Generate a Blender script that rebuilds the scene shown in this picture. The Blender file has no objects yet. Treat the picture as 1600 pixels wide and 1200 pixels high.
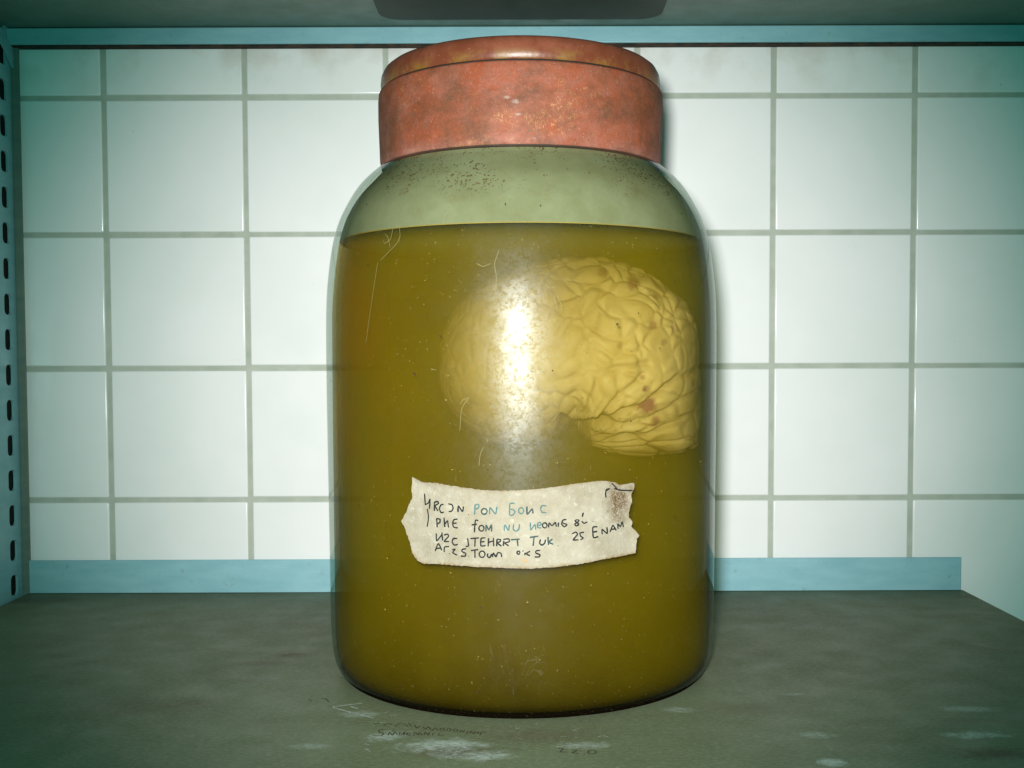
import bpy, bmesh, math, random
import numpy as np
from mathutils import Vector, noise, geometry
R = math.radians
random.seed(7)
C = bpy.context.scene
COL = C.collection

# ------------------------------------------------------------------ camera
EYE = 0.2384                      # lens height above the shelf board
PITCH = R(2.5)
F = 1750.0                        # focal length in photo pixels (1600 wide)
cam = bpy.data.objects.new('camera', bpy.data.cameras.new('camera'))
COL.objects.link(cam)
cam.location = (0.005, 0, EYE)
cam.rotation_euler = (R(90) - PITCH, 0, 0)
cam.rotation_euler.rotate_axis('Z', R(-0.2))
cam.data.sensor_width = 36
cam.data.lens = F * 36 / 1600
cam.data.shift_x = -25 / 1600
cam.data.shift_y = 51 / 1600
cam.data.clip_start = 0.01
cam.data.clip_end = 50
C.camera = cam

# ------------------------------------------------------------------ world and lamps
W = bpy.data.worlds.new('World'); C.world = W; W.use_nodes = True
bg = W.node_tree.nodes['Background']
bg.inputs[0].default_value = (0.07, 0.42, 0.34, 1)
bg.inputs[1].default_value = 0.24
C.view_settings.view_transform = 'Standard'
C.view_settings.look = 'None'
C.view_settings.exposure = 0
C.view_settings.gamma = 1
C.cycles.use_denoising = True
C.cycles.max_bounces = 12
C.cycles.transparent_max_bounces = 24
C.cycles.volume_bounces = 4
C.cycles.diffuse_bounces = 4
C.cycles.glossy_bounces = 4
C.cycles.sample_clamp_indirect = 6

def spot(name, loc, target, watts, size, blend, col, radius):
    d = bpy.data.lights.new(name, 'SPOT')
    d.energy = watts; d.spot_size = R(size); d.spot_blend = blend
    d.color = col; d.shadow_soft_size = radius
    o = bpy.data.objects.new(name, d); COL.objects.link(o)
    o.location = loc
    o.rotation_euler = (Vector(target) - Vector(loc)).to_track_quat('-Z', 'Y').to_euler()
    return o
# camera flash: a bright warm core plus an added teal lamp tinting its falloff
spot('flash_lamp', (-0.020, 0.0, EYE + 0.045), (0.01, 1.19, 0.205), 65, 58.5, 1.0, (1.0, 0.865, 0.89), 0.024)
spot('teal_tint_lamp', (-0.020, 0.0, EYE + 0.045), (0.01, 1.19, 0.20), 11.5, 96, 1.0, (0.16, 1.0, 0.84), 0.024)

# ------------------------------------------------------------------ node helper
class NT:
    def __init__(s, name):
        s.m = bpy.data.materials.new(name); s.m.use_nodes = True
        s.t = s.m.node_tree; s.t.nodes.clear()
        s.out = s.t.nodes.new('ShaderNodeOutputMaterial')
        s._geo = None
    def n(s, typ, ins=None, **kw):
        nd = s.t.nodes.new('ShaderNode' + typ)
        for k, v in kw.items(): setattr(nd, k, v)
        for k, v in (ins or {}).items(): s.put(nd.inputs[k], v)
        return nd
    def put(s, sock, v):
        if isinstance(v, bpy.types.NodeSocket): s.t.links.new(v, sock)
        elif isinstance(v, bpy.types.Node): s.t.links.new(v.outputs[0], sock)
        else:
            if isinstance(v, tuple) and len(v) == 3 and sock.type == 'RGBA': v = (*v, 1)
            sock.default_value = v
    def pos(s):
        if s._geo is None: s._geo = s.n('NewGeometry')
        return s._geo.outputs['Position']
    def noise(s, scale, detail=4, rough=.55, vec=None, dist=0.0, out=0):
        return s.n('TexNoise', {'Vector': vec or s.pos(), 'Scale': float(scale), 'Detail': float(detail),
                                'Roughness': rough, 'Distortion': dist}).outputs[out]
    def scl(s, v, sc, add=(0, 0, 0)):
        return s.n('Mapping', {'Vector': v, 'Scale': sc, 'Location': add}).outputs[0]
    def ramp(s, fac, a, b, lo=0.0, hi=1.0):
        return s.n('MapRange', {'Value': fac, 'From Min': float(a), 'From Max': float(b), 'To Min': float(lo), 'To Max': float(hi)}).outputs[0]
    def math(s, op, a, b=0.0, c=None):
        nd = s.t.nodes.new('ShaderNodeMath'); nd.operation = op
        s.put(nd.inputs[0], a); s.put(nd.inputs[1], b)
        if c is not None: s.put(nd.inputs[2], c)
        return nd.outputs[0]
    def mix(s, f, a, b):
        nd = s.n('Mix', data_type='RGBA')
        s.put(nd.inputs[0], f); s.put(nd.inputs[6], a); s.put(nd.inputs[7], b)
        return nd.outputs[2]
    def mixsh(s, f, a, b):
        nd = s.t.nodes.new('ShaderNodeMixShader')
        s.put(nd.inputs[0], f); s.put(nd.inputs[1], a); s.put(nd.inputs[2], b)
        return nd.outputs[0]
    def blob(s, c, rad, wob, soft=.5, sc=(1, 1, 1)):
        """a stain with a ragged outline around point c: 1 inside, 0 outside"""
        d = s.n('VectorMath', {0: s.pos(), 1: c}, operation='SUBTRACT').outputs[0]
        d = s.n('VectorMath', {0: d, 1: sc}, operation='MULTIPLY').outputs[0]
        l = s.n('VectorMath', {0: d}, operation='LENGTH').outputs['Value']
        l = s.math('ADD', l, s.math('MULTIPLY', s.math('SUBTRACT', wob, .5), rad * 2.2))
        return s.ramp(l, rad, rad * (1 - soft), 0, 1)
    def bsdf(s, col, rough=.5, bump=None, bs=.2, bd=.001, spec=.5, **kw):
        b = s.n('BsdfPrincipled', {'Base Color': col, 'Roughness': rough, 'Specular IOR Level': spec})
        for k, v in kw.items(): s.put(b.inputs[k.replace('_', ' ')], v)
        if bump is not None:
            bn = s.n('Bump', {'Height': bump, 'Strength': bs, 'Distance': bd})
            s.put(b.inputs['Normal'], bn.outputs[0])
        s.put(s.out.inputs['Surface'], b.outputs[0])
        return b

M = {}
# glazed tile
t = NT('glazed_tile')
big = t.noise(9, 3); fine = t.noise(700, 2)
c = t.mix(t.ramp(big, .35, .7), (.86, .86, .83), (.80, .82, .78))
zz = t.n('SeparateXYZ', {0: t.pos()}).outputs
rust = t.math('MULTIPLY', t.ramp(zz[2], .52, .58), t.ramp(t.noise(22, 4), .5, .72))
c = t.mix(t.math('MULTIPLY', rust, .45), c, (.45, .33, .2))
sp = t.ramp(t.noise(160, 2), .76, .80)
c = t.mix(t.math('MULTIPLY', sp, .35), c, (.4, .36, .28))
t.bsdf(c, t.ramp(t.noise(35, 4), .3, .7, .13, .26), t.noise(14, 2), .14, .004, spec=.5)
M['tile'] = t.m
t = NT('cement_grout')
t.bsdf(t.mix(t.ramp(t.noise(60, 5), .3, .7), (.38, .42, .34), (.47, .50, .42)), .9, t.noise(900, 3), .4, .0006)
M['grout'] = t.m
# teal enamelled steel
def steel(name, a, b, rust_amt=.25, rough=.38):
    t = NT(name)
    c = t.mix(t.ramp(t.noise(26, 5, vec=t.scl(t.pos(), (1, 1, 4))), .3, .7), a, b)
    c = t.mix(t.math('MULTIPLY', t.ramp(t.noise(90, 6, .7), .60, .74), rust_amt), c, (.16, .12, .07))
    c = t.mix(t.math('MULTIPLY', t.ramp(t.noise(420, 3, .6), .68, .74), .3), c, (.5, .55, .52))
    t.bsdf(c, t.ramp(t.noise(40, 5), .3, .7, rough - .08, rough + .12), t.noise(260, 3), .12, .0008)
    return t.m
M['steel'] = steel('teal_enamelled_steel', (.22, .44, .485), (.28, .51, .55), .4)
M['steel_dark'] = steel('dark_teal_steel', (.12, .17, .14), (.17, .20, .155), .5, .5)  # darker, browner mix of the steel, on the post's wall flange
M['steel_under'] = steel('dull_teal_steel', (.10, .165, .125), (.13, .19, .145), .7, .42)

def shelf_pt(x, y):
    """photo pixel -> metres on the shelf board (used to lay out stains and pencil marks on the board)"""
    xc, yc = (x - 825) / F, (651 - y) / F
    fy = math.cos(PITCH) + yc * math.sin(PITCH); fz = -math.sin(PITCH) + yc * math.cos(PITCH)
    k = -EYE / fz
    return (xc * k + .005, fy * k)

# shelf board: grey-brown laminate, dusty and scuffed
t = NT('dusty_shelf_board')
p = t.pos()
c = t.mix(t.ramp(t.noise(7, 6, .6), .32, .68), (.138, .160, .080), (.180, .222, .124))
c = t.mix(t.ramp(t.noise(24, 6, .65, dist=.6), .5, .8, 0, .4), c, (.25, .27, .19))
c = t.mix(t.ramp(t.noise(15, 5, .6, vec=t.scl(p, (1, 1.6, 1), (3, 1, 0)), dist=1.0), .58, .80, 0, .6), c, (.105, .080, .038))
grain = t.noise(1500, 2, .6)
c = t.mix(t.ramp(grain, .32, .68, 0, .6), c, (.05, .055, .035))
c = t.mix(t.ramp(t.noise(480, 4, .7, vec=t.scl(p, (.5, 1, 1))), .45, .75, 0, .5), c, (.28, .30, .22))
fleck = t.noise(230, 3, .55)
c = t.mix(t.ramp(fleck, .70, .76, 0, .45), c, (.36, .40, .36))
c = t.mix(t.ramp(t.noise(310, 2, .5), .24, .20, 0, .6), c, (.05, .03, .015))
wob = t.noise(70, 6, .75, dist=1.0); wob2 = t.noise(210, 5, .7, dist=1.2)
streak = t.noise(380, 5, .7, vec=t.scl(p, (.35, 1.2, 1)), dist=2.0)
for px, py, rad, a, sc in [(690, 1165, .024, .75, (.75, 1.5, 1)), (600, 1150, .016, .5, (1, 1.4, 1)), (745, 1180, .018, .7, (.7, 1.5, 1)),
                       (1520, 1150, .016, .75, (.6, 2, 1)), (1510, 1110, .014, .45, (.6, 1.6, 1)), (1275, 1150, .012, .4, (.8, 1.5, 1)),
                       (1060, 1110, .012, .35, (.8, 1.6, 1)), (910, 1165, .014, .4, (.6, 1.6, 1)), (560, 1115, .014, .35, (.8, 1.6, 1)),
                       (1240, 1086, .006, .4, (.6, 1.6, 1)), (1300, 1193, .008, .8, (.8, 1, 1)), (480, 1165, .010, .3, (.6, 1.5, 1))]:
    x, y = shelf_pt(px, py)
    b = t.blob((x, y, 0), rad, wob, .6, sc)
    b = t.math('MULTIPLY', b, t.ramp(streak, .41, .55, .10, 1))
    c = t.mix(t.math('MULTIPLY', b, a), c, (.50, .58, .54))
for px, py, rad, a in [(455, 1022, .012, .6), (410, 1035, .016, .4), (60, 935, .03, .6), (1555, 1180, .02, .7), (1530, 935, .02, .6),
                       (700, 1175, .02, .5), (850, 1150, .03, .3), (1180, 1110, .03, .25), (240, 1100, .04, .25)]:
    x, y = shelf_pt(px, py)
    b = t.blob((x, y, 0), rad, wob2, .8, (.6, 1.4, 1))
    c = t.mix(t.math('MULTIPLY', b, a), c, (.075, .042, .018))
t.bsdf(c, t.ramp(t.noise(30, 5), .3, .7, .42, .62), t.math('ADD', t.noise(600, 4), t.noise(60, 4)), .18, .0006, spec=.14)
M['board'] = t.m

# ------------------------------------------------------------------ mesh helpers
def link(name, me, mats, parent=None, smooth=False):
    for m in (mats if isinstance(mats, (list, tuple)) else [mats]): me.materials.append(m)
    if smooth:
        me.polygons.foreach_set('use_smooth', [True] * len(me.polygons))
    o = bpy.data.objects.new(name, me); COL.objects.link(o)
    if parent: o.parent = parent
    return o
def obj(name, bm, mats, parent=None, smooth=False, sharp=None):
    bmesh.ops.recalc_face_normals(bm, faces=bm.faces)
    me = bpy.data.meshes.new(name); bm.to_mesh(me); bm.free()
    o = link(name, me, mats, parent, smooth)
    if sharp: me.set_sharp_from_angle(angle=R(sharp))
    return o
def tag(o, label, cat=None, group=None, kind=None):
    if label: o['label'] = label
    if cat: o['category'] = cat
    if group: o['group'] = group
    if kind: o['kind'] = kind
    return o
def empty(name, loc):
    o = bpy.data.objects.new(name, None); COL.objects.link(o); o.location = loc
    o.empty_display_size = .05
    return o
def box(bm, x0, x1, y0, y1, z0, z1, bev=0, mi=0, seg=2):
    r = bmesh.ops.create_cube(bm, size=1)
    vs = r['verts']
    for v in vs:
        v.co = Vector(((x0 + x1) / 2 + v.co.x * (x1 - x0), (y0 + y1) / 2 + v.co.y * (y1 - y0), (z0 + z1) / 2 + v.co.z * (z1 - z0)))
    fs = list({f for v in vs for f in v.link_faces})
    for f in fs: f.material_index = mi
    if bev:
        es = list({e for v in vs for e in v.link_edges})
        rr = bmesh.ops.bevel(bm, geom=es, offset=bev, segments=seg, profile=.5, affect='EDGES')
        for f in rr['faces']: f.material_index = mi; f.smooth = True
def lathe(name, prof, mat, parent=None, seg=160, closed=False, wob=0.0, sharp=40, mids=None):
    """prof: list of (r, z); spun round the z axis"""
    vs, fs, n = [], [], len(prof)
    for i in range(seg):
        a = 2 * math.pi * i / seg
        for r, z in prof:
            rr = r
            if wob: rr += wob * noise.noise(Vector((math.cos(a) * 2, math.sin(a) * 2, z * 30)))
            vs.append((rr * math.cos(a), rr * math.sin(a), z))
    m = n if closed else n - 1
    mi = []
    for i in range(seg):
        j = (i + 1) % seg
        for k in range(m):
            q = (k + 1) % n
            fs.append((i * n + k, j * n + k, j * n + q, i * n + q))
            mi.append(mids[k] if mids else 0)
    me = bpy.data.meshes.new(name); me.from_pydata(vs, [], fs)
    me.polygons.foreach_set('material_index', mi)
    bm = bmesh.new(); bm.from_mesh(me)
    bmesh.ops.remove_doubles(bm, verts=bm.verts, dist=1e-6)
    bmesh.ops.recalc_face_normals(bm, faces=bm.faces)
    bm.to_mesh(me); bm.free()
    o = link(name, me, mat, parent, True)
    me.set_sharp_from_angle(angle=R(sharp))
    return o
def smoothprof(pts, n=6):
    """Catmull-Rom through the profile points"""
    out = []
    P = [pts[0]] + pts + [pts[-1]]
    for i in range(1, len(P) - 2):
        a, b, c_, d = [np.array(q, float) for q in P[i - 1:i + 3]]
        for k in range(n):
            u = k / n
            out.append(tuple(.5 * ((2 * b) + (-a + c_) * u + (2 * a - 5 * b + 4 * c_ - d) * u * u + (-a + 3 * b - 3 * c_ + d) * u ** 3)))
    out.append(pts[-1])
    return out

# ------------------------------------------------------------------ tiled wall
WY = 1.193
bm = bmesh.new()
G = .0052
xs = [-.8888, -.7403, -.5918, -.4410, -.2925, -.1435, -.0105, .1215, .2650, .4140, .5625, .7110, .8595]
zs = [-.4715, -.3280, -.1870, -.0440, .0985, .2391, .3805, .5241, .6680, .8100]
box(bm, xs[0], xs[-1], WY + .0012, WY + .03, zs[0], zs[-1], mi=1)
rr = random.Random(3)
for i in range(len(xs) - 1):
    for k in range(len(zs) - 1):
        j = [rr.uniform(-.0004, .0004) for _ in range(4)]
        dy = rr.uniform(-.0003, .0003)
        box(bm, xs[i] + G / 2 + j[0], xs[i + 1] - G / 2 + j[1], WY + dy, WY + .008, zs[k] + G / 2 + j[2], zs[k + 1] - G / 2 + j[3], bev=.0016, seg=4)
        bm.verts.ensure_lookup_table()
tw = obj('tile_wall', bm, [M['tile'], M['grout']])
tag(tw, 'white glazed square tile wall with grey grout lines behind the shelf and jar', 'wall')

# ------------------------------------------------------------------ steel shelving
unit = empty('shelving_unit', (-.53, 1.17, 0))
tag(unit, 'teal painted steel shelving with slotted post and scuffed brown shelf board under the jar', 'shelving')
def child(o, parent):
    o.parent = parent
    o.matrix_parent_inverse = parent.matrix_world.inverted()
from mathutils import Matrix
def under(o, parent):
    """parent o, keeping its place in the world"""
    inv = Matrix.Translation(-parent.location)      # parents below the unit keep an identity transform
    o.parent = parent; o.matrix_parent_inverse = inv
    return o
XL, XR, YF, YB = -.529, .469, .6470, 1.1865
bm = bmesh.new()
box(bm, XL, XR, YF, YB, -.022, 0, bev=.0012)
low = under(obj('shelf', bm, M['board'], None), unit)
low['label'] = 'grey-brown dusty lower shelf board with white scuffs'
bm = bmesh.new(); box(bm, XL + .003, XR - .004, YB - .004, YB - .0025, .0004, .0357, bev=.0005)
under(obj('rear_flange', bm, M['steel']), low)
bm = bmesh.new()
box(bm, XL, XR, YF - .0022, YF - .0004, -.030, -.0006, bev=.0006)
under(obj('front_lip', bm, M['steel']), low)
# upper shelf: pan of folded steel
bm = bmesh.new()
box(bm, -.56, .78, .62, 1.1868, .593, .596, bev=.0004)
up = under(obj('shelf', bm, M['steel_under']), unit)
up['label'] = 'teal steel upper shelf seen from below'
bm = bmesh.new(); box(bm, -.548, .778, 1.178, 1.1865, .5752, .5925, bev=.0012)
under(obj('rear_flange', bm, M['steel']), up)
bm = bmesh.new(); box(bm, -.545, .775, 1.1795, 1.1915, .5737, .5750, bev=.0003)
tt = NT('shadow_seam'); tt.bsdf(tt.mix(tt.ramp(tt.noise(80, 4), .4, .6), (.010, .008, .005), (.06, .03, .012)), .9)  # shadow line under the flange, built as a near-black rust-flecked strip
under(obj('shadow_seam', bm, tt.m), up)
# slotted angle post: side plate with a ladder of slots, return flange against the wall
bm = bmesh.new()
PX, PY0, PY1 = -.534, 1.118, 1.1865
pitch, z0 = .0367, .0125 - .0367 / 2 - 6 * .0367
for k in range(24):
    za = z0 + k * pitch; zb = za + pitch; zc = (za + zb) / 2
    yc = 1.1655; hw, hh, cr = .0078, .0108, .005
    hole = []
    for sx, sz, a0 in ((1, 1, 0), (-1, 1, 90), (-1, -1, 180), (1, -1, 270)):
        for q in range(5):
            a = R(a0 + 22.5 * q)
            hole.append((yc + sx * (hw - cr) + cr * math.cos(a), zc + sz * (hh - cr) + cr * math.sin(a)))
    outer = []
    corners = [(PY1, zb), (PY0, zb), (PY0, za), (PY1, za)]
    for (y, z) in hole:
        qi = (0 if (y >= yc and z >= zc) else 1 if (y < yc and z >= zc) else 2 if (y < yc) else 3)
        outer.append(corners[qi])
    for side in (0, 1):
        xx = PX + (-.0022 if side else 0)
        hv = [bm.verts.new((xx, y, z)) for y, z in hole]
        cv = [bm.verts.new((xx, y, z)) for y, z in corners]
        n = len(hole)
        idx = [0] * 5 + [1] * 5 + [2] * 5 + [3] * 5
        for i in range(n):
            j = (i + 1) % n
            if idx[i] == idx[j]: bm.faces.new((cv[idx[i]], hv[i], hv[j]))
            else: bm.faces.new((cv[idx[i]], hv[i], hv[j], cv[idx[j]]))
        if side == 0: h0 = hv
        else:
            for i in range(n):
                j = (i + 1) % n
                bm.faces.new((h0[i], h0[j], hv[j], hv[i]))
bmesh.ops.remove_doubles(bm, verts=bm.verts, dist=1e-6)
post = under(obj('post', bm, M['steel']), unit)
post['label'] = 'teal slotted steel corner post'
bm = bmesh.new()
box(bm, -.5338, -.5255, 1.1845, 1.1865, z0, .5746, bev=.0005)
under(obj('wall_flange', bm, M['steel_dark']), post)
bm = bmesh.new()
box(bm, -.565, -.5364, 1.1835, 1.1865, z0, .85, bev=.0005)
tt = NT('black_slot_shade'); tt.bsdf((.012, .012, .009), .8, spec=.1)  # black plates added behind the slots, standing in for shade inside the post
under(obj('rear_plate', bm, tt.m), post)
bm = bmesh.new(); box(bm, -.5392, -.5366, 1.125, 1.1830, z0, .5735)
under(obj('slot_shade_plate', bm, tt.m), post)
# dark shade patch under the upper shelf, modelled as a thin plate
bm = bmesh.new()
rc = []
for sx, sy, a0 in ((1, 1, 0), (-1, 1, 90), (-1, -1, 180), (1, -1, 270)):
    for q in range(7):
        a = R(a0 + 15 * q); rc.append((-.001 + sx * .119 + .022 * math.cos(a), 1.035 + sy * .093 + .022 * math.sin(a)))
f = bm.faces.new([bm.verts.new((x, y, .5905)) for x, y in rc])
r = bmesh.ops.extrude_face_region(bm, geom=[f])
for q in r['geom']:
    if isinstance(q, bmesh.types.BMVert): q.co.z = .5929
tt = NT('dark_shade'); tt.bsdf(tt.mix(tt.ramp(tt.noise(30, 4), .3, .7), (.022, .034, .024), (.034, .050, .036)), .6)
pl_ = under(obj('shade_plate', bm, tt.m), up)
# corner gusset where post and upper shelf meet
bm = bmesh.new()
v = [bm.verts.new(q) for q in [(-.5325, 1.1842, .5776), (-.5325, 1.1842, .553), (-.5325, 1.150, .5776)]]
f = bm.faces.new(v)
r = bmesh.ops.extrude_face_region(bm, geom=[f])
for q in r['geom']:
    if isinstance(q, bmesh.types.BMVert): q.co.x += .002
under(obj('gusset', bm, M['steel']), post)

# ------------------------------------------------------------------ jar
JY = .89
jar = empty('specimen_jar', (0, JY, 0))
tag(jar, 'large glass specimen jar with red lid, torn handwritten label and yellow-green fluid', 'jar')

# glass: a thin clear shell; Fresnel reflection over see-through glass, with dust and smears on it
def glass_mat(name, film):
    t = NT(name)
    p = t.pos(); xyz = t.n('SeparateXYZ', {0: p}).outputs
    tr = t.n('BsdfTransparent', {'Color': (.90, .95, .88)})
    if film:
        fcg = t.n('LayerWeight', {'Blend': .5}).outputs['Facing']      # below the fluid line: refraction's dark amber rims put into the colour
        tint = t.mix(t.math('POWER', fcg, 2.2), (.95, .94, .90), (.36, .25, .04))
        m_ = t.math('MULTIPLY', t.ramp(xyz[0], -.060, -.128), t.ramp(t.noise(20, 4, .6, vec=t.scl(p, (1, 1, .5))), .36, .56))
        m_ = t.math('MULTIPLY', m_, t.ramp(xyz[2], .12, .22))
        tint = t.mix(t.math('MULTIPLY', m_, .7), tint, (1.0, .74, .25))           # amber caustic glow on the left, painted into the tint
        low = t.math('MULTIPLY', t.ramp(xyz[2], .11, .02), t.ramp(t.noise(24, 5, .65), .35, .62, .45, 1))
        tint = t.mix(t.math('MULTIPLY', low, .8), tint, (.72, .66, .45))           # darker low down: weaker flash light put into the tint
        mot = t.ramp(t.noise(13, 5, .6, vec=t.scl(p, (1, 1, .8), (3, 9, 1))), .40, .62)
        tint = t.mix(t.math('MULTIPLY', mot, .6), tint, t.n('Mix', {0: .5, 6: (.80, .76, .62, 1), 7: (.86, .84, .70, 1)}, data_type='RGBA').outputs[2])
        t.put(tr.inputs['Color'], t.mix(t.ramp(xyz[2], .3350, .3356), tint, (.95, .96, .93)))
        # dried residue coating the inside above the fluid
        f1 = t.noise(30, 5, .6); fc = t.mix(t.ramp(f1, .35, .7), (.25, .26, .135), (.30, .32, .19))
        # brown splashes low density toward the edges of the band
        spk = t.n('TexVoronoi', {'Vector': t.n('VectorMath', {0: p, 1: t.n('VectorMath', {0: t.noise(90, 3, out=1), 1: (.012, .012, .012)}, operation='MULTIPLY').outputs[0]}, operation='ADD').outputs[0],
                                 'Scale': 380.0}).outputs['Distance']
        dens = t.ramp(t.noise(28, 3, .6), .36, .60, .03, .36)
        spm = t.math('LESS_THAN', spk, dens)
        zm = t.math('MULTIPLY', t.ramp(xyz[2], .352, .366), t.ramp(xyz[2], .41, .39))
        fc = t.mix(t.math('MULTIPLY', spm, t.math('MULTIPLY', zm, .75)), fc, (.11, .05, .018))
        fc = t.mix(t.ramp(t.noise(55, 5, .7), .56, .75, 0, .4), fc, (.21, .16, .06))
        dif = t.n('BsdfDiffuse', {'Color': fc})
        tl = t.n('BsdfTranslucent', {'Color': fc})
        body = t.mixsh(.35, dif, tl)
        above = t.ramp(xyz[2], .3350, .3356)
        amount = t.math('MULTIPLY', above, t.ramp(f1, .3, .7, .86, .96))
        sh = t.mixsh(amount, tr, body)
        t.put(t.out.inputs['Surface'], sh)
        return t.m
    fc_ = t.n('LayerWeight', {'Blend': .5}).outputs['Facing']      # Schlick, the same from both sides of the shell
    fr = t.math('MULTIPLY', .62, t.math('POWER', fc_, 4.5))
    tr = t.n('BsdfTransparent', {'Color': t.mix(t.math('POWER', fc_, 3.0), (.93, .96, .91), (.50, .60, .50))})
    gl = t.n('BsdfGlossy', {'Color': (1, 1, 1), 'Roughness': .05})
    bn = t.n('Bump', {'Height': t.noise(18, 3), 'Strength': .10, 'Distance': .004})
    t.put(gl.inputs['Normal'], bn.outputs[0])
    sh = t.mixsh(fr, tr, gl)
    # greasy, flaked film: broad broken highlight
    fl = t.noise(95, 7, .72, dist=.8)
    fl2 = t.noise(330, 4, .7)
    net = t.ramp(t.math('ABSOLUTE', t.math('SUBTRACT', t.noise(150, 4, .65, dist=1.6), .5)), .004, .022, .25, 1)
    brk = t.math('MULTIPLY', t.ramp(fl, .38, .56, .38, 1), t.math('MULTIPLY', net, t.ramp(fl2, .42, .475, .25, 1)))
    g2 = t.n('BsdfGlossy', {'Color': (.90, .96, 1.0), 'Roughness': t.ramp(t.noise(50, 5), .35, .65, .26, .35)})
    sh = t.mixsh(t.math('MULTIPLY', t.math('MULTIPLY', brk, .018), t.ramp(xyz[2], .10, .20, .10, 1)), sh, g2)
    g3 = t.n('BsdfGlossy', {'Color': (.75, .95, 1.0), 'Roughness': .40})
    sh = t.mixsh(t.ramp(t.noise(70, 5, .7), .35, .7, .007, .014), sh, g3)
    # fine dust and dry flecks
    dust = t.n('BsdfDiffuse', {'Color': (.38, .30, .11)})
    d1 = t.ramp(t.noise(520, 2, .5), .71, .75, 0, .32)
    d2 = t.ramp(t.noise(900, 1, .5), .77, .79, 0, .25)
    sh = t.mixsh(t.math('MAXIMUM', d1, d2), sh, dust)
    dk = t.n('BsdfDiffuse', {'Color': (.05, .03, .015)})
    sh = t.mixsh(t.ramp(t.noise(260, 1, .4, vec=t.scl(p, (1, 1, 1), (5, 2, 9))), .795, .81, 0, .85), sh, dk)
    # thin scratches and runs
    scr = t.noise(38, 3, .6, vec=t.scl(p, (1, 1, .22), (2, 0, 4)), dist=1.2)
    ln = t.math('LESS_THAN', t.math('ABSOLUTE', t.math('SUBTRACT', scr, .5)), .0025)
    ln = t.math('MULTIPLY', ln, t.ramp(t.noise(16, 3), .57, .64, 0, .035))
    sc = t.n('BsdfDiffuse', {'Color': (.6, .58, .4)})
    sh = t.mixsh(ln, sh, sc)
    # dark band round the foot: contact shade painted in along with grime
    foot = t.math('MULTIPLY', t.ramp(xyz[2], .0056, .0044), t.ramp(t.noise(400, 3), .25, .5, .75, 1))
    gm = t.n('BsdfDiffuse', {'Color': t.mix(t.ramp(t.noise(500, 3), .62, .72), (.006, .004, .002), (.06, .045, .012))})
    sh = t.mixsh(foot, sh, gm)
    t.put(t.out.inputs['Surface'], sh)
    return t.m
M['glass'] = glass_mat('clear_jar_glass', False)
M['glass_in'] = glass_mat('residue_coated_glass', True)

outer = smoothprof([(.1320, .0), (.1388, .0003), (.1425, .0026), (.1468, .0095), (.1494, .0185), (.1508, .034), (.1513, .060), (.1518, .1268), (.1524, .20), (.1525, .262),
                    (.1520, .286), (.1508, .3045), (.1475, .329), (.1428, .3476), (.1360, .3625), (.1262, .3778), (.1140, .3895), (.1060, .3950)], 5) + [(.1040, .402), (.1040, .445)]
base = [(0, .0008), (.10, .0006), (.122, .0003)]
inner = smoothprof([(.0, .0018), (.09, .0016), (.132, .0020), (.1415, .0072), (.1456, .0150), (.1472, .030), (.1479, .075), (.1479, .255), (.1474, .285), (.1458, .306),
                    (.1432, .326), (.1408, .3385), (.1355, .354), (.1265, .3690), (.1160, .3805), (.1080, .389)], 5) + [(.1030, .399), (.0990, .445)]
lathe('glass_body', base + outer, M['glass'], jar, 256)
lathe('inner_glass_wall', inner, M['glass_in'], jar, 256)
# the two come together at the mouth
lathe('mouth_rim', [(.0984, .4452), (.0990, .4468), (.1035, .4468), (.1041, .4452), (.1035, .4448), (.099, .4448)], M['glass'], jar, 128, True)

# ---- lid
t = NT('chalky_red_lid_paint')
p = t.pos(); xyz = t.n('SeparateXYZ', {0: p}).outputs
base_c = t.mix(t.ramp(t.noise(16, 5, .6), .35, .65), (.265, .058, .020), (.285, .082, .040))
base_c = t.mix(t.ramp(t.noise(48, 6, .75, dist=.9), .42, .60, 0, .9), base_c, (.27, .095, .060))
base_c = t.mix(t.ramp(t.noise(36, 6, .7, vec=t.scl(p, (1, 1, 1), (4, 4, 2))), .55, .70, 0, .7), base_c, (.20, .065, .025))
wb = t.noise(60, 5, .7)
base_c = t.mix(t.math('MULTIPLY', t.ramp(xyz[2], .402, .3945), t.ramp(wb, .35, .6, .1, .7)), base_c, (.33, .15, .12))
base_c = t.mix(t.ramp(t.noise(900, 3, .7), .55, .68, 0, .45), base_c, (.15, .055, .03))
base_c = t.mix(t.ramp(t.noise(700, 3, .6, vec=t.scl(p, (1, 1, 1), (8, 1, 2))), .64, .70, 0, .6), base_c, (.46, .27, .19))
cu = t.noise(150, 2, .5, vec=t.scl(p, (1, 1, .6), (1, 7, 3)), dist=2.5)
cl = t.math('LESS_THAN', t.math('ABSOLUTE', t.math('SUBTRACT', cu, .5)), .018)
base_c = t.mix(t.math('MULTIPLY', cl, t.ramp(t.noise(30, 4, .7), .52, .62, 0, .7)), base_c, (.46, .26, .10))
base_c = t.mix(t.ramp(t.noise(26, 7, .75, vec=t.scl(p, (1, 1, 1.4), (6, 2, 8))), .44, .64, 0, .8), base_c, (.11, .048, .024))
base_c = t.mix(t.ramp(t.noise(240, 2, .4), .755, .78, 0, .8), base_c, (.09, .09, .06))
for (x, y, z, rad) in [(-.0085, .779, .4245, .0019), (-.003, .779, .4215, .0023), (.0105, .779, .3960, .0024), (-.001, .780, .4130, .0015)]:
    base_c = t.mix(t.math('MULTIPLY', t.blob((x, y, z), rad, t.noise(260, 5, .8), .8, (.6, 1, 1.3)), .55), base_c, (.42, .35, .30))
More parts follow.
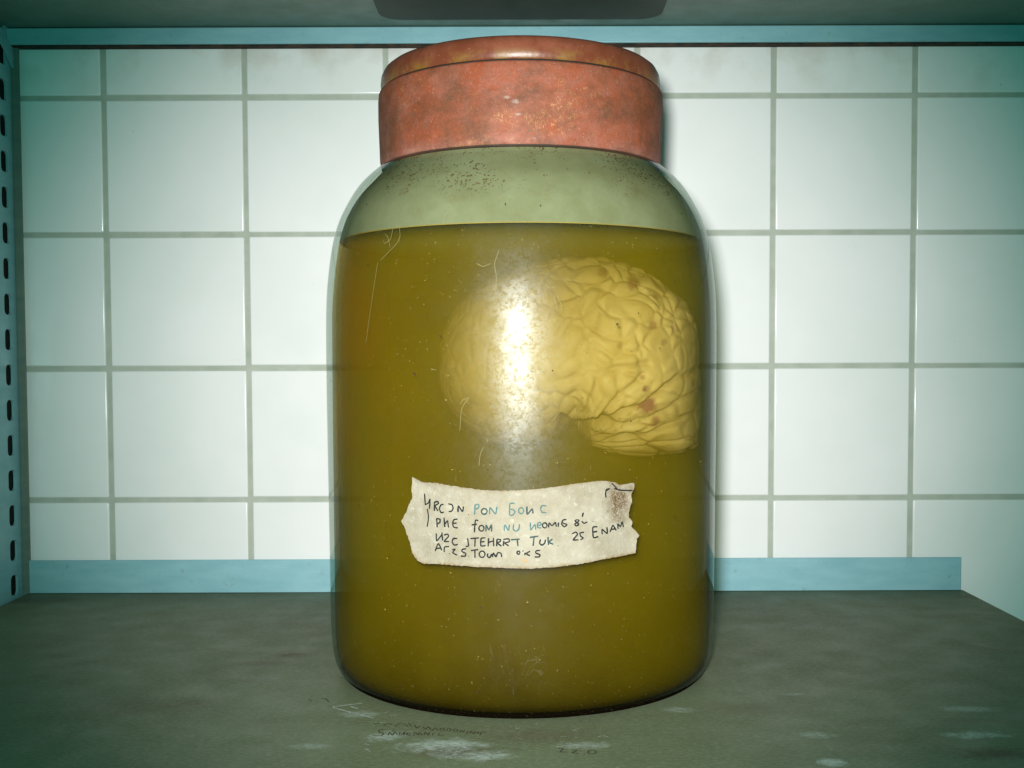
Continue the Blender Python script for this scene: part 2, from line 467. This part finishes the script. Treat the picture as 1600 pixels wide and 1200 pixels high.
t.bsdf(base_c, t.ramp(t.noise(70, 4), .3, .7, .5, .7), t.math('ADD', t.noise(500, 5, .7), t.math('MULTIPLY', cl, .3)), .55, .0009, spec=.2)
M['lid'] = t.m
t = NT('rubbed_brown_cap_paint')
p = t.pos(); xyz = t.n('SeparateXYZ', {0: p}).outputs
c2 = t.mix(t.ramp(t.noise(30, 5, .65), .38, .64), (.15, .040, .018), (.23, .07, .038))
c2 = t.mix(t.math('MULTIPLY', t.ramp(t.noise(60, 6, .75), .44, .60), t.ramp(xyz[2], .460, .454)), c2, (.19, .095, .016))
c2 = t.mix(t.ramp(t.noise(140, 5, .7), .58, .70, 0, .6), c2, (.10, .035, .018))
c2 = t.mix(t.ramp(t.noise(420, 3, .7), .66, .72, 0, .5), c2, (.50, .26, .17))
t.bsdf(c2, t.ramp(t.noise(60, 4), .3, .7, .26, .46), t.noise(260, 5, .7), .22, .0008, spec=.5)
M['cap'] = t.m
t = NT('black_rubber'); t.bsdf((.012, .010, .007), .7); M['rubber'] = t.m

lid = lathe('lid', [(.1062, .3960), (.1060, .3938), (.1075, .3922), (.1090, .3932), (.1098, .398), (.1109, .430), (.1110, .4440), (.1105, .4485), (.1096, .4499), (.1050, .4502), (.1045, .448), (.1045, .398)],
            M['lid'], jar, 224, True, wob=.0003, sharp=60)
lathe('cap', [(.0, .4503)] + [(.1040, .4506), (.1075, .4509), (.1087, .4522), (.1089, .4570), (.1082, .4622), (.1062, .4662), (.1030, .4687), (.0985, .4699), (.0940, .4694), (.0900, .4684), (0.0, .4690)],
      M['cap'], lid, 224, wob=.0003, sharp=60)
lathe('gasket', [(.1055, .4490), (.1080, .4500), (.1085, .4507), (.1080, .4514), (.1055, .4516)], M['rubber'], lid, 160, True)
lathe('gasket', [(.1043, .3935), (.1062, .3912), (.1086, .3918), (.1084, .3945), (.1050, .3965)], M['rubber'], lid, 160, True)

# ---- paper label glued to the glass (sheet coordinates 1600 x 720, bent round the jar)
RL = .15225
def on_jar(x, y, lift=0.0):
    X, Y = 610 + x / 4, 720 + y / 4
    th = math.asin(max(-1, min(1, (X - 817.5) / 303)))
    d = JY - RL * math.cos(th)
    yc = (651 - Y) / F
    z = EYE + d * (-math.sin(PITCH) + yc * math.cos(PITCH)) / (math.cos(PITCH) + yc * math.sin(PITCH))
    # thin sheet follows the wall of the jar
    r = RL + lift
    th2 = math.asin(max(-1, min(1, ((X - 825) / F * d + .005) / RL)))
    return Vector((r * math.sin(th2), -r * math.cos(th2), z))
poly = [(146, 90), (163, 98), (185, 108), (200, 122), (215, 128), (255, 128), (300, 133), (350, 142), (400, 152), (460, 163), (520, 172), (580, 179), (640, 182), (700, 185), (760, 184),
        (820, 182), (880, 178), (940, 173), (1000, 165), (1050, 158), (1100, 150), (1150, 141), (1200, 135), (1260, 128), (1320, 122), (1360, 126), (1400, 134), (1425, 150), (1460, 140), (1507, 132),
        (1507, 165), (1492, 200), (1497, 250), (1484, 300), (1478, 345), (1500, 375), (1494, 402), (1512, 425), (1535, 455), (1522, 480), (1518, 520), (1516, 568), (1480, 578), (1430, 590), (1380, 600),
        (1310, 614), (1250, 628), (1180, 642), (1100, 655), (1020, 663), (950, 668), (870, 673), (800, 672), (720, 668), (640, 664), (560, 659), (480, 652), (410, 646), (350, 640), (290, 634), (235, 632),
        (205, 626), (180, 610), (158, 588), (146, 560), (138, 520), (128, 480), (112, 420), (100, 390), (86, 360), (102, 325), (118, 295), (135, 250), (150, 215), (143, 180), (146, 150)]
rr = random.Random(5)
bd = []
for i in range(len(poly)):
    a, b = poly[i], poly[(i + 1) % len(poly)]
    L = math.dist(a, b); n = max(1, int(L / 11))
    for k in range(n):
        u = k / n
        bd.append((a[0] + (b[0] - a[0]) * u + rr.uniform(-2.2, 2.2), a[1] + (b[1] - a[1]) * u + rr.uniform(-2.2, 2.2)))
def inside(x, y):
    r_ = False; j = len(bd) - 1
    for i in range(len(bd)):
        if (bd[i][1] > y) != (bd[j][1] > y) and x < (bd[j][0] - bd[i][0]) * (y - bd[i][1]) / (bd[j][1] - bd[i][1]) + bd[i][0]: r_ = not r_
        j = i
    return r_
def bdist(x, y): return min((x - a) ** 2 + (y - b) ** 2 for a, b in bd) ** .5
pts = [Vector(q) for q in bd]
for ix in range(80, 1550, 16):
    for iy in range(90, 690, 16):
        x, y = ix + rr.uniform(-3, 3), iy + rr.uniform(-3, 3)
        if inside(x, y) and bdist(x, y) > 8: pts.append(Vector((x, y)))
nb = len(bd)
res = geometry.delaunay_2d_cdt(pts, [(i, (i + 1) % nb) for i in range(nb)], [], 1, 1e-4)
V2, F2 = res[0], res[2]
def lift(x, y):
    e = min(1, bdist(x, y) / 30)
    l = .0003 + .00010 * (noise.noise(Vector((x / 60, y / 60, 0))) + .5) + .00008 * noise.noise(Vector((x / 16, y / 16, 3)))
    l += max(0, (190 - x) / 100) ** 1.5 * .0026 * (0.5 + .5 * abs(noise.noise(Vector((x / 60, y / 80, 4)))) * 2)   # loose left edge
    l += max(0, (x - 1470) / 65) ** 1.5 * .0022 + (1 - e) ** 2 * .0005
    if abs(x - 182) < 12: l += .0009 * (1 - abs(x - 182) / 12)
    l += .0010 * max(0, 1 - math.hypot(x - 1480, y - 150) / 70)
    return l
bm = bmesh.new()
top = [bm.verts.new(on_jar(v.x, v.y, lift(v.x, v.y) + .00018)) for v in V2]
bot = [bm.verts.new(on_jar(v.x, v.y, lift(v.x, v.y))) for v in V2]
from collections import Counter
ec = Counter()
for f in F2:
    bm.faces.new([top[i] for i in f]); bm.faces.new([bot[i] for i in reversed(f)])
    for i in range(len(f)):
        ec[(f[i], f[(i + 1) % len(f)])] += 1
for (a, b) in list(ec):
    if (b, a) not in ec: bm.faces.new((top[a], bot[a], bot[b], top[b]))
t = NT('aged_paper')
p = t.n('TexCoord').outputs['Object']; t._geo = None
P_ = t.pos()
c = t.mix(t.ramp(t.noise(60, 6, .7), .35, .65), (.235, .205, .145), (.325, .298, .232))
c = t.mix(t.ramp(t.noise(520, 4, .7), .42, .62, 0, .35), c, (.28, .265, .16))
c = t.mix(t.ramp(t.noise(240, 4, .6, dist=.8), .60, .68, 0, .45), c, (.40, .40, .33))
s0 = on_jar(1420, 260) + Vector((0, JY, 0))
st = t.blob(tuple(s0), .0150, t.noise(120, 5, .7), .9, (1.3, .8, .8))
stt = t.math('MULTIPLY', st, t.ramp(t.noise(600, 5, .75, dist=1.5), .40, .52, .15, .97))
c = t.mix(stt, c, (.085, .045, .014))
s1 = on_jar(835, 620) + Vector((0, JY, 0))
c = t.mix(t.math('MULTIPLY', t.blob(tuple(s1), .003, t.noise(500, 4), .8), .5), c, (.40, .24, .08))
c = t.mix(t.ramp(t.noise(300, 3, .6), .73, .76, 0, .6), c, (.30, .18, .06))
at_ = t.n('Attribute', attribute_name='edge')
c = t.mix(t.math('MULTIPLY', at_.outputs['Fac'], t.ramp(t.noise(230, 5, .7), .38, .60, .1, 1)), c, (.18, .12, .045))
t.bsdf(c, .85, t.math('ADD', t.noise(900, 4), t.noise(160, 5)), .6, .0009, spec=.2)
M['paper'] = t.m
lab = obj('paper_label', bm, M['paper'], jar, True)
lab.data.set_sharp_from_angle(angle=R(50))
n2 = len(V2)
att = lab.data.attributes.new('edge', 'FLOAT', 'POINT')
vals = []
for v in V2:
    e = max(0, 1 - bdist(v.x, v.y) / 20)
    e *= 1.0 if v.y > 560 else (.55 if v.y < 200 and v.x > 200 else .25)
    vals.append(e)
for i, a in enumerate(vals * 2): att.data[i].value = a
lab['label'] = 'torn off-white paper label with black and teal handwriting'
# pale gum stain above the label
# ---- handwriting
def ribbon(bm, pts3, nrm, w, thick=.00006, closed=False):
    """a flat stroke of width w following 3D points; nrm(i) is the surface normal"""
    n = len(pts3); L = []
    for i, q in enumerate(pts3):
        a = pts3[(i - 1) % n if closed else max(i - 1, 0)]; b = pts3[(i + 1) % n if closed else min(i + 1, n - 1)]
        d = (b - a); d = d.normalized() if d.length > 1e-9 else Vector((1, 0, 0))
        nn = nrm(q); s = d.cross(nn).normalized()
        ww = w * (.75 + .45 * abs(noise.noise(q * 400))) * (1 if (0 < i < n - 1 or closed) else .6)
        L.append((bm.verts.new(q + s * ww / 2 + nn * thick), bm.verts.new(q - s * ww / 2 + nn * thick)))
    for i in range(n if closed else n - 1):
        a, b = L[i], L[(i + 1) % n]
        bm.faces.new((a[0], b[0], b[1], a[1]))
def dense(pl, step):
    """smooth a polyline a little, like a pen would"""
    out = []
    P = [pl[0]] + list(pl) + [pl[-1]]
    for i in range(1, len(P) - 2):
        a, b, c_, d = [np.array(q, float) for q in P[i - 1:i + 3]]
        n = max(1, int(np.linalg.norm(c_ - b) / step)); tn = .32
        m1, m2 = (c_ - a) * tn, (d - b) * tn
        for k in range(n):
            u = k / n
            out.append(tuple((2*u**3-3*u*u+1) * b + (u**3-2*u*u+u) * m1 + (-2*u**3+3*u*u) * c_ + (u**3-u*u) * m2))
    out.append(tuple(pl[-1]))
    return out
def ell(cx, cy, rx, ry, a0=30, a1=400):
    return [(cx + rx * math.cos(R(a)), cy + ry * math.sin(R(a))) for a in range(a0, a1, 30)]
INK, TEAL, GREY = 'ink', 'teal', 'grey'
S = [
 (INK, [(217,195),(220,230),(222,268)]), (INK, [(220,264),(240,255),(250,230)]), (INK, [(250,228),(250,260),(246,292)]),
 (INK, [(278,248),(277,305)]), (INK, [(277,250),(297,246),(303,258),(282,273),(300,305)]),
 (INK, [(335,264),(318,268),(308,290),(318,316),(336,312)]), (INK, [(362,262),(385,268),(392,290),(382,308),(364,310)]),
 (INK, [(422,316),(425,278),(450,312),(456,280)]), (INK, [(486,330),(490,334)]),
 (TEAL, [(528,270),(525,332)]), (TEAL, [(527,271),(550,268),(550,290),(528,300)]), (GREY, ell(585,313,18,18)), (TEAL, [(618,332),(621,290),(655,330),(664,284)]),
 (TEAL, [(775,265),(745,268),(744,336),(765,336),(776,316),(762,302),(746,302)]), (TEAL, ell(815,311,16,19)), (GREY, [(851,284),(853,333),(884,300),(889,330)]),
 (TEAL, [(974,282),(945,280),(937,300),(948,323),(973,322)]),
 (INK, [(234,290),(241,345),(232,402)]),
 (INK, [(290,350),(294,407)]), (INK, [(288,352),(312,357),(309,378),(294,383)]), (INK, [(336,345),(340,406)]), (INK, [(341,388),(357,368),(363,410)]),
 (INK, [(420,358),(396,362),(389,385),(396,408),(421,413)]), (INK, [(391,384),(414,383)]),
 (INK, [(548,372),(530,368),(523,442)]), (INK, [(506,396),(540,392)]), (INK, ell(567,418,16,18)), (GREY, [(594,438),(597,400),(612,428),(629,398),(630,440)]),
 (TEAL, [(708,438),(713,400),(735,433),(741,397)]), (TEAL, [(769,395),(765,425),(782,439),(800,426),(804,394)]),
 (TEAL, [(872,384),(875,431),(900,398),(906,430)]), (TEAL, [(914,404),(940,400),(934,384),(918,390),(918,416),(941,419)]), (INK, ell(962,403,14,16)),
 (INK, [(985,416),(990,388),(1008,405),(1028,385),(1035,412)]), (INK, [(1046,412),(1048,384)]), (INK, [(1098,366),(1076,370),(1068,395),(1085,412),(1100,398),(1074,388)]),
 (INK, [(1166,366),(1150,374),(1164,385),(1174,396),(1158,406),(1149,394),(1166,383),(1176,372),(1166,366)]), (INK, [(1192,376),(1208,389),(1228,379)]),
 (INK, [(1202,322),(1196,350)]), (INK, [(1261,376),(1265,379)]),
 (INK, [(288,444),(290,490),(322,452)]), (INK, [(322,438),(326,490)]), (INK, [(334,456),(358,450),(362,466),(336,494),(366,496)]), (INK, [(417,478),(392,480),(385,500),(398,519),(420,515)]),
 (INK, [(480,478),(486,525),(468,530)]), (INK, [(498,481),(552,478)]), (INK, [(528,480),(525,532)]), (INK, [(592,478),(565,482),(563,527),(594,526)]), (INK, [(565,503),(587,501)]),
 (INK, [(611,480),(608,532)]), (INK, [(610,506),(640,499)]), (INK, [(641,478),(643,532)]), (INK, [(663,488),(661,532)]), (INK, [(662,488),(686,490),(682,504),(663,509),(692,532)]),
 (INK, [(706,498),(702,530)]), (INK, [(702,490),(736,486),(740,504),(712,512),(737,530)]), (GREY, [(750,492),(806,488)]), (GREY, [(790,490),(794,532)]),
 (GREY, [(868,478),(922,470)]), (GREY, [(895,475),(889,532)]), (INK, [(935,490),(930,515),(945,526),(962,513),(966,490)]), (GREY, [(982,475),(985,526)]), (GREY, [(1010,488),(988,508),(1016,521)]), (INK, [(1043,529),(1047,532)]),
 (INK, [(1132,456),(1154,444),(1166,458),(1140,492),(1172,492)]), (INK, [(1207,444),(1182,450),(1186,470),(1202,480),(1184,493)]),
 (INK, [(1291,410),(1262,414),(1265,476),(1296,470)]), (INK, [(1264,443),(1289,438)]), (INK, [(1320,457),(1318,425),(1350,450),(1348,410)]),
 (INK, [(1368,442),(1385,400),(1407,432)]), (INK, [(1376,426),(1400,420)]), (INK, [(1418,422),(1415,390),(1432,406),(1442,377),(1450,409)]),
 (INK, [(280,554),(300,508),(322,552)]), (INK, [(287,538),(316,535)]), (INK, [(336,562),(338,530),(366,528)]), (INK, [(367,570),(371,574)]), (INK, [(384,548),(404,545),(388,566),(416,583)]),
 (INK, [(472,544),(448,547),(445,561),(468,572),(464,590),(438,588)]), (INK, [(485,589),(489,592)]), (INK, [(500,556),(546,550)]), (INK, [(525,555),(526,602)]), (INK, ell(570,580,18,20)),
 (INK, [(606,575),(603,594),(618,601),(631,578)]), (INK, [(634,600),(641,574),(656,596),(668,572),(688,576),(692,600)]),
 (INK, ell(797,573,9,10)), (INK, [(824,567),(828,558)]), (INK, [(840,572),(836,590)]), (INK, [(870,564),(846,579),(870,593)]), (INK, [(934,559),(908,562),(905,575),(931,586),(926,600),(898,600)]),
 (INK, [(1368,170),(1345,178),(1340,200),(1343,228)]), (INK, [(1340,190),(1350,180),(1362,176)]), (INK, [(1395,170),(1430,180),(1500,181)]), (INK, [(1378,138),(1400,160),(1415,176)]),
]
for nm, col in (('handwriting', {INK: (.006, .009, .008), GREY: (.016, .040, .038), TEAL: (.042, .10, .095)}),):
    mats = []
    for k in (INK, GREY, TEAL):
        tm = NT(k + '_pen_ink'); tm.bsdf(tm.mix(tm.ramp(tm.noise(700, 3), .4, .65, 0, .5), col[k], tuple(min(.6, q * 1.7 + .012) for q in col[k])), .7, spec=.2); mats.append(tm.m)
    bm = bmesh.new()
    nj = lambda q: Vector((q.x, q.y, 0)).normalized()
    for ink, pl in S:
        before = len(bm.faces)
        d = dense(pl, 5)
        ribbon(bm, [on_jar(x, y, lift(x, y) + .00026) for x, y in d], nj, .00118 if ink != TEAL else .00105)
        bm.faces.ensure_lookup_table()
        for f in bm.faces[before:]: f.material_index = (INK, GREY, TEAL).index(ink)
    me = bpy.data.meshes.new(nm); bm.to_mesh(me); bm.free()
    hw = link(nm, me, mats, lab)

# ---- fine scratches on the outside of the glass
t = NT('scratched_glass'); t.bsdf((.19, .17, .065), .6, spec=.2); sm = t.m
def gs(x, y): return ((500 + x * .4006 - 610) * 4, (312 + y * .4006 - 720) * 4)
rq = random.Random(4)
for pl in [[(300,120),(290,160),(268,178),(262,160)], [(322,112),(325,150),(312,180),(285,205),(250,240)], [(268,140),(280,150),(288,190)], [(240,250),(228,330),(215,420),(195,560)],
           [(545,795),(560,780),(582,770)], [(582,770),(565,795),(553,820),(548,900)], [(700,200),(686,250),(692,300),(688,350)], [(612,250),(640,262),(668,250)],
           [(912,372),(920,400),(926,436)], [(928,378),(940,410),(942,436)], [(880,330),(900,345),(915,340)], [(436,658),(462,664)], [(640,600),(648,640),(642,700)], [(620,1040),(626,990),(640,960)]]:
    bm = bmesh.new()
    d = dense([(a + rq.uniform(-2, 2), b + rq.uniform(-2, 2)) for a, b in pl], 9)
    ribbon(bm, [on_jar(*gs(a, b), .0004) for a, b in d], lambda q: Vector((q.x, q.y, 0)).normalized(), .00034)
    me = bpy.data.meshes.new('scratch'); bm.to_mesh(me); bm.free()
    link('scratch', me, sm, jar)

# ------------------------------------------------------------------ the fluid
t = NT('murky_yellow_fluid')
tr = t.n('BsdfTransparent', {'Color': (1, 1, 1)})
t.put(t.out.inputs['Surface'], tr)
vs_ = t.n('VolumeScatter', {'Color': (1.0, .77, .02), 'Density': 6.4, 'Anisotropy': 0.0})
va = t.n('VolumeAbsorption', {'Color': (.58, .46, 0.0), 'Density': 13.8})
ad = t.n('AddShader', {0: vs_, 1: va})
t.put(t.out.inputs['Volume'], ad)
M['fluid'] = t.m
LZ = .3352
fl = []
for r, z in smoothprof([(0, .0021), (.09, .0019), (.132, .0023), (.1412, .0075), (.1453, .0152), (.1469, .0302), (.1476, .075), (.1476, .255), (.1471, .285), (.1455, .306), (.1429, .326), (.1411, LZ)], 4):
    fl.append((r, z))
fl += [(.130, LZ - .0004), (0, LZ - .0005)]
fluid = lathe('preserving_fluid', fl, M['fluid'], None, 160)
fluid.location = (0, JY, 0)
tag(fluid, 'murky olive-yellow preserving fluid filling the jar up to its shoulder', 'fluid')
t = NT('meniscus'); t.bsdf((.35, .26, .06), .12, spec=.6); M['men'] = t.m
t = NT('fluid_edge'); t.bsdf((.10, .085, .02), .15, spec=.6); M['men2'] = t.m
lathe('meniscus', [(.1412, LZ - .0004), (.1409, LZ + .0014), (.1396, LZ + .0009), (.1398, LZ - .0004)], M['men'], fluid, 160, True)

# drifting sediment
bm = bmesh.new()
rr = random.Random(11)
for i in range(380):
    a = rr.uniform(-1.45, 1.45); rad = .1425 - rr.random() ** 1.6 * .06; z = .02 + rr.random() * .30
    s = rr.choice([.00018, .00022, .00026, .0003, .00042]) 
    q = bmesh.ops.create_icosphere(bm, subdivisions=1, radius=s)
    st_ = Vector((rr.uniform(.5, 1.8), rr.uniform(.5, 1.2), rr.uniform(.5, 1.8)))
    for v in q['verts']:
        v.co = Vector((v.co.x * st_.x, v.co.y * st_.y, v.co.z * st_.z)) + Vector((rad * math.sin(a), -rad * math.cos(a), z))
t = NT('pale_sediment'); t.bsdf((.42, .32, .09), .6)
sed = obj('sediment', bm, t.m); sed.location = (0, JY, 0)
tag(sed, 'tiny golden specks of sediment drifting in the yellow fluid', 'sediment', kind='stuff')

# ------------------------------------------------------------------ the brain
BC = Vector((.0385, .848, .2465)); PXM = .86 / F
OUT = [(1103,570),(1097,530),(1074,485),(1038,452),(992,427),(955,413),(900,410),(850,414),(805,426),(760,446),(725,472),(702,505),(690,545),(688,585),(698,625),(722,660),(760,688),(805,694),(842,690),(864,683),(880,673),
       (893,668),(907,678),(922,696),(960,708),(1010,712),(1060,710),(1094,696),(1106,660),(1108,610)]
ang = np.array([math.atan2(-(y - 560), x - 893) for x, y in OUT]); rad = np.array([math.hypot(x - 893, y - 560) * PXM for x, y in OUT])
o_ = np.argsort(ang); ang, rad = ang[o_], rad[o_]
ang = np.concatenate([ang - 2 * math.pi, ang, ang + 2 * math.pi]); rad = np.concatenate([rad] * 3)
NU, NV = 520, 330
def seg_d(px, pz, pl):
    best = 1e9
    for (a, b), (c_, d) in zip(pl[:-1], pl[1:]):
        vx, vz = c_ - a, d - b; tt = max(0, min(1, ((px - a) * vx + (pz - b) * vz) / (vx * vx + vz * vz)))
        best = min(best, math.hypot(px - a - tt * vx, pz - b - tt * vz))
    return best
L2 = lambda pl: [((x - 893) * PXM, -(y - 560) * PXM) for x, y in pl]
fiss = [(L2([(878,662),(905,664),(940,660)]), .0042, .012), (L2([(878,655),(905,660),(945,652),(990,636),(1030,606),(1070,587),(1110,575)]), .0030, .0050),
        (L2([(905,668),(950,684),(1000,676),(1045,660),(1105,640)]), .0018, .003),
        (L2([(915,660),(960,664),(1005,655),(1050,630),(1105,610)]), .0016, .0025),
        (L2([(930,650),(965,612),(990,585)]), .0018, .0030), (L2([(905,640),(925,600),(955,575),(1000,570)]), .0018, .0025),
        (L2([(890,556),(925,520),(935,500)]), .0018, .0012)]
co = np.zeros((NV * NU, 3)); gv = np.zeros(NV * NU)
up_ = np.zeros((NV * NU, 3))
for j in range(NV):
    ph = math.pi * (j + .5) / NV
    for i in range(NU):
        a = 2 * math.pi * i / NU
        dx, dy, dz = math.sin(ph) * math.cos(a), math.sin(ph) * math.sin(a), math.cos(ph)
        rho = math.hypot(dx, dz); an = math.atan2(dz, dx)
        Ro = float(np.interp(an, ang, rad)) * rho ** .92
        x, z = Ro * math.cos(an), Ro * math.sin(an)
        yy = math.copysign(abs(dy) ** .85, dy) * .066
        co[j * NU + i] = (x, yy, z)
# lateral curve: the right end lies nearer the glass
g = co.reshape(NV, NU, 3)
for j in range(NV):
    for i in range(NU):
        x, y, z = g[j, i]
        nrm = Vector((x / .1, y / .066, z / .075)).normalized()
        p3 = Vector((x, y, z))
        wv = Vector((noise.noise(p3 * 42 + Vector((3, 1, 2))), noise.noise(p3 * 42 + Vector((9, 4, 7))), noise.noise(p3 * 42 + Vector((5, 8, 1)))))
        low_lobe = 1 / (1 + math.exp(-((-.030 - .30 * (x - .02)) * 0 + (-.036 - z + .55 * max(0, x - .03) * .9)) / .004)) if x > 0 else 0
        q = p3 * 1.0
        # worm-like folds: warped noise, grooves where it crosses zero
        d_ = noise.voronoi(q * 68 + wv * .8)[0]; n1 = d_[1] - d_[0]
        n3 = noise.noise(q * 115 + wv * 1.2 + Vector((2, 33, 5)))
        gr = math.exp(-(n1 / .11) ** 2) * (.35 + .9 * abs(noise.noise(q * 18 + Vector((7, 7, 7)))))
        gr = min(1, gr)
        bulge = .0024 * (1 - math.exp(-(n1 * 2.8) ** 2)) - .0011
        gr_s = .35 * math.exp(-(n3 / .09) ** 2)
        if low_lobe > .01:
            # fan of long folds from the lobe's tip
            fx, fz = x - .004, z + .062
            fa = math.atan2(fz, fx); fr = math.hypot(fx, fz)
            e_ = noise.voronoi(Vector((fa * 7.5, fr * 26, y * 20)) + wv * .5)[0]; m1 = e_[1] - e_[0]
            bulge = bulge * (1 - low_lobe) + low_lobe * (.0022 * (1 - math.exp(-(m1 * 3.2) ** 2)) - .001)
            gl_ = math.exp(-(m1 / .11) ** 2)
            gr = gr * (1 - low_lobe) + gl_ * low_lobe
        fade = min(1, max(.38, (x + .055) / .07)); fade = fade * fade * (3 - 2 * fade)
        disp = fade * (bulge - .0009 * gr - .0003 * gr_s) + .0016 * noise.noise(q * 22)
        grv = fade * (gr * .8 + gr_s * .2)
        if y < 0.03:
            for pl, w, dep in fiss:
                d = seg_d(x + wv.x * .004, z + wv.z * .004, pl)
                k = math.exp(-(d / w) ** 2)
                disp -= dep * k; grv = max(grv, .6 * k)
        P3 = p3 + nrm * disp
        # bend toward the glass on the right, away on the left
        P3.y += .003 * (P3.x / .1) + .003 * (P3.x / .1) ** 2
        Wp = P3 + BC
        rx, ry = Wp.x, Wp.y - JY
        rad_ = math.hypot(rx, ry)
        if rad_ > .1340:
            k = .1340 + (.1440 - .1340) * (1 - math.exp(-(rad_ - .1340) / .010))
            Wp.x, Wp.y = rx * k / rad_, JY + ry * k / rad_
        up_[j * NU + i] = (Wp.x, Wp.y, Wp.z); gv[j * NU + i] = min(1, grv)
ctr = Vector((BC.x, BC.y, BC.z))
vv = (up_ - np.array(ctr)).tolist()
fs = []
for j in range(NV - 1):
    for i in range(NU):
        k = (i + 1) % NU
        fs.append((j * NU + i, (j + 1) * NU + i, (j + 1) * NU + k, j * NU + k))
fs.append(tuple(range(NU - 1, -1, -1))); fs.append(tuple((NV - 1) * NU + i for i in range(NU)))
me = bpy.data.meshes.new('preserved_brain'); me.from_pydata(vv, [], fs)
at_ = me.attributes.new('groove', 'FLOAT', 'POINT'); at_.data.foreach_set('value', gv.astype(np.float32))
t = NT('preserved_brain_tissue')
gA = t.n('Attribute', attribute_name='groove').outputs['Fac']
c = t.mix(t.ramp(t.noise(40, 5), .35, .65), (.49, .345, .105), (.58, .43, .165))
c = t.mix(t.math('MULTIPLY', t.ramp(gA, .25, 1.0), .46), c, (.20, .12, .03))     # crease shade painted into the folds, with dark vessel tone
def bp(px, py):  # a place on the near side of the brain
    return ((px - 893) * PXM + BC.x, .80, -(py - 560) * PXM + BC.z)
wb = t.noise(110, 5, .7)
for px, py, rad_, a in [(998, 634, .0085, .85), (992, 608, .0035, .8), (1010, 655, .005, .6), (978, 452, .0065, .75), (935, 437, .0055, .6), (1015, 470, .004, .5), (1005, 515, .004, .5), (990, 592, .0025, .5), (1075, 600, .005, .5),
                      (1090, 690, .010, .6), (955, 545, .003, .35), (1040, 520, .004, .35), (1022, 540, .004, .45)]:
    c = t.mix(t.math('MULTIPLY', t.blob(bp(px, py), rad_, wb, .6, (1, .12, 1)), a), c, (.20, .055, .04))
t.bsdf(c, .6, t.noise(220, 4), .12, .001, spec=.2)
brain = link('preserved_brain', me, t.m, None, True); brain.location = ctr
tag(brain, 'pale yellow preserved brain with folded surface floating in the murky fluid', 'brain')

# ------------------------------------------------------------------ marks on the shelf board
def s6(x, y): return shelf_pt(440 + x / 2.857, 900 + y / 2.857)
def marks(name, strokes, w, mat, z, wv=0):
    bm = bmesh.new()
    for pl in strokes:
        d = dense(pl, 6)
        ribbon(bm, [Vector((*s6(x + random.uniform(-wv, wv), y + random.uniform(-wv, wv)), z)) for x, y in d], lambda q: Vector((0, 0, 1)), w)
    me = bpy.data.meshes.new(name); bm.to_mesh(me); bm.free()
    o = link(name, me, mat)
    under(o, low)
    return o
t = NT('brown_pencil'); t.bsdf((.035, .024, .012), .7); pen = t.m
marks('pencil_writing', [
    [(452,684),(428,688),(430,697),(450,702),(440,713),(406,712)], [(470,712),(478,697),(490,712),(500,696),(512,710)], [(520,711),(524,697)], [(528,711),(545,698),(540,711)], [(560,698),(552,711),(575,711)], [(556,704),(572,704)],
    [(585,711),(590,699),(605,710),(612,698),(622,711)], [(630,711),(636,698),(650,711),(655,698)], [(668,712),(672,702),(690,700)], [(700,702),(694,711),(720,711)],
    ], .0009, pen, .0003)
marks('pencil_writing', [
    [(404,655),(420,660),(432,655)], [(450,668),(470,658),(490,664)], [(500,672),(520,660),(545,662)], [(548,662),(560,672)], [(560,655),(575,672)], [(590,665),(600,680),(612,668)],
    [(625,672),(640,684),(650,672),(662,688)], [(668,692),(680,678),(695,690)], ell(712,686,10,6), [(730,692),(742,678),(752,690),(735,694)], ell(772,690,10,6), [(790,700),(796,688),(806,699),(812,688)],
    [(820,704),(828,692)], [(832,704),(842,692),(846,705)], [(852,706),(860,695),(872,704),(876,694)], [(880,712),(886,698)], [(884,698),(912,700)],
    ], .0009, pen, .0003)
marks('pencil_writing', [
    [(1228,772),(1252,774),(1238,787),(1266,788)], [(1290,779),(1316,781),(1292,792),(1322,795)], [(1346,797),(1350,799)], ell(1380,789,18,9)], .0009, pen, .0003)
marks('pencil_writing', [
    [(118,548),(130,556)], [(172,548),(190,544),(208,560)], [(198,578),(222,580)]], .0009, pen, .0003)
t = NT('chalk'); t.bsdf(t.mix(t.ramp(t.noise(900, 4, .7), .45, .6), (.20, .22, .18), (.46, .52, .46)), .9); ck = t.m
marks('chalk_mark', [[(355,566),(290,574),(220,582)], [(222,584),(300,606),(405,633)], [(300,580),(335,590)]], .0021, ck, .00015)
rs = random.Random(21)
for cx, cy, n, sp in [(640, 760, 22, 110), (780, 780, 12, 60), (520, 690, 8, 50), (380, 765, 5, 25), (1250, 730, 5, 60), (1420, 730, 4, 40), (1040, 688, 3, 30), (440, 640, 5, 50)]:
    st_ = []
    for _ in range(n):
        x = cx + rs.gauss(0, sp * .6); y = cy + rs.gauss(0, 16)
        L = rs.uniform(8, 34); a = rs.uniform(-.5, .6)
        st_.append([(x, y), (x + L * .5, y + L * .3 * a + rs.uniform(-4, 4)), (x + L, y + L * a * .6)])
    marks('scratch', st_, .0008, ck, .0002)
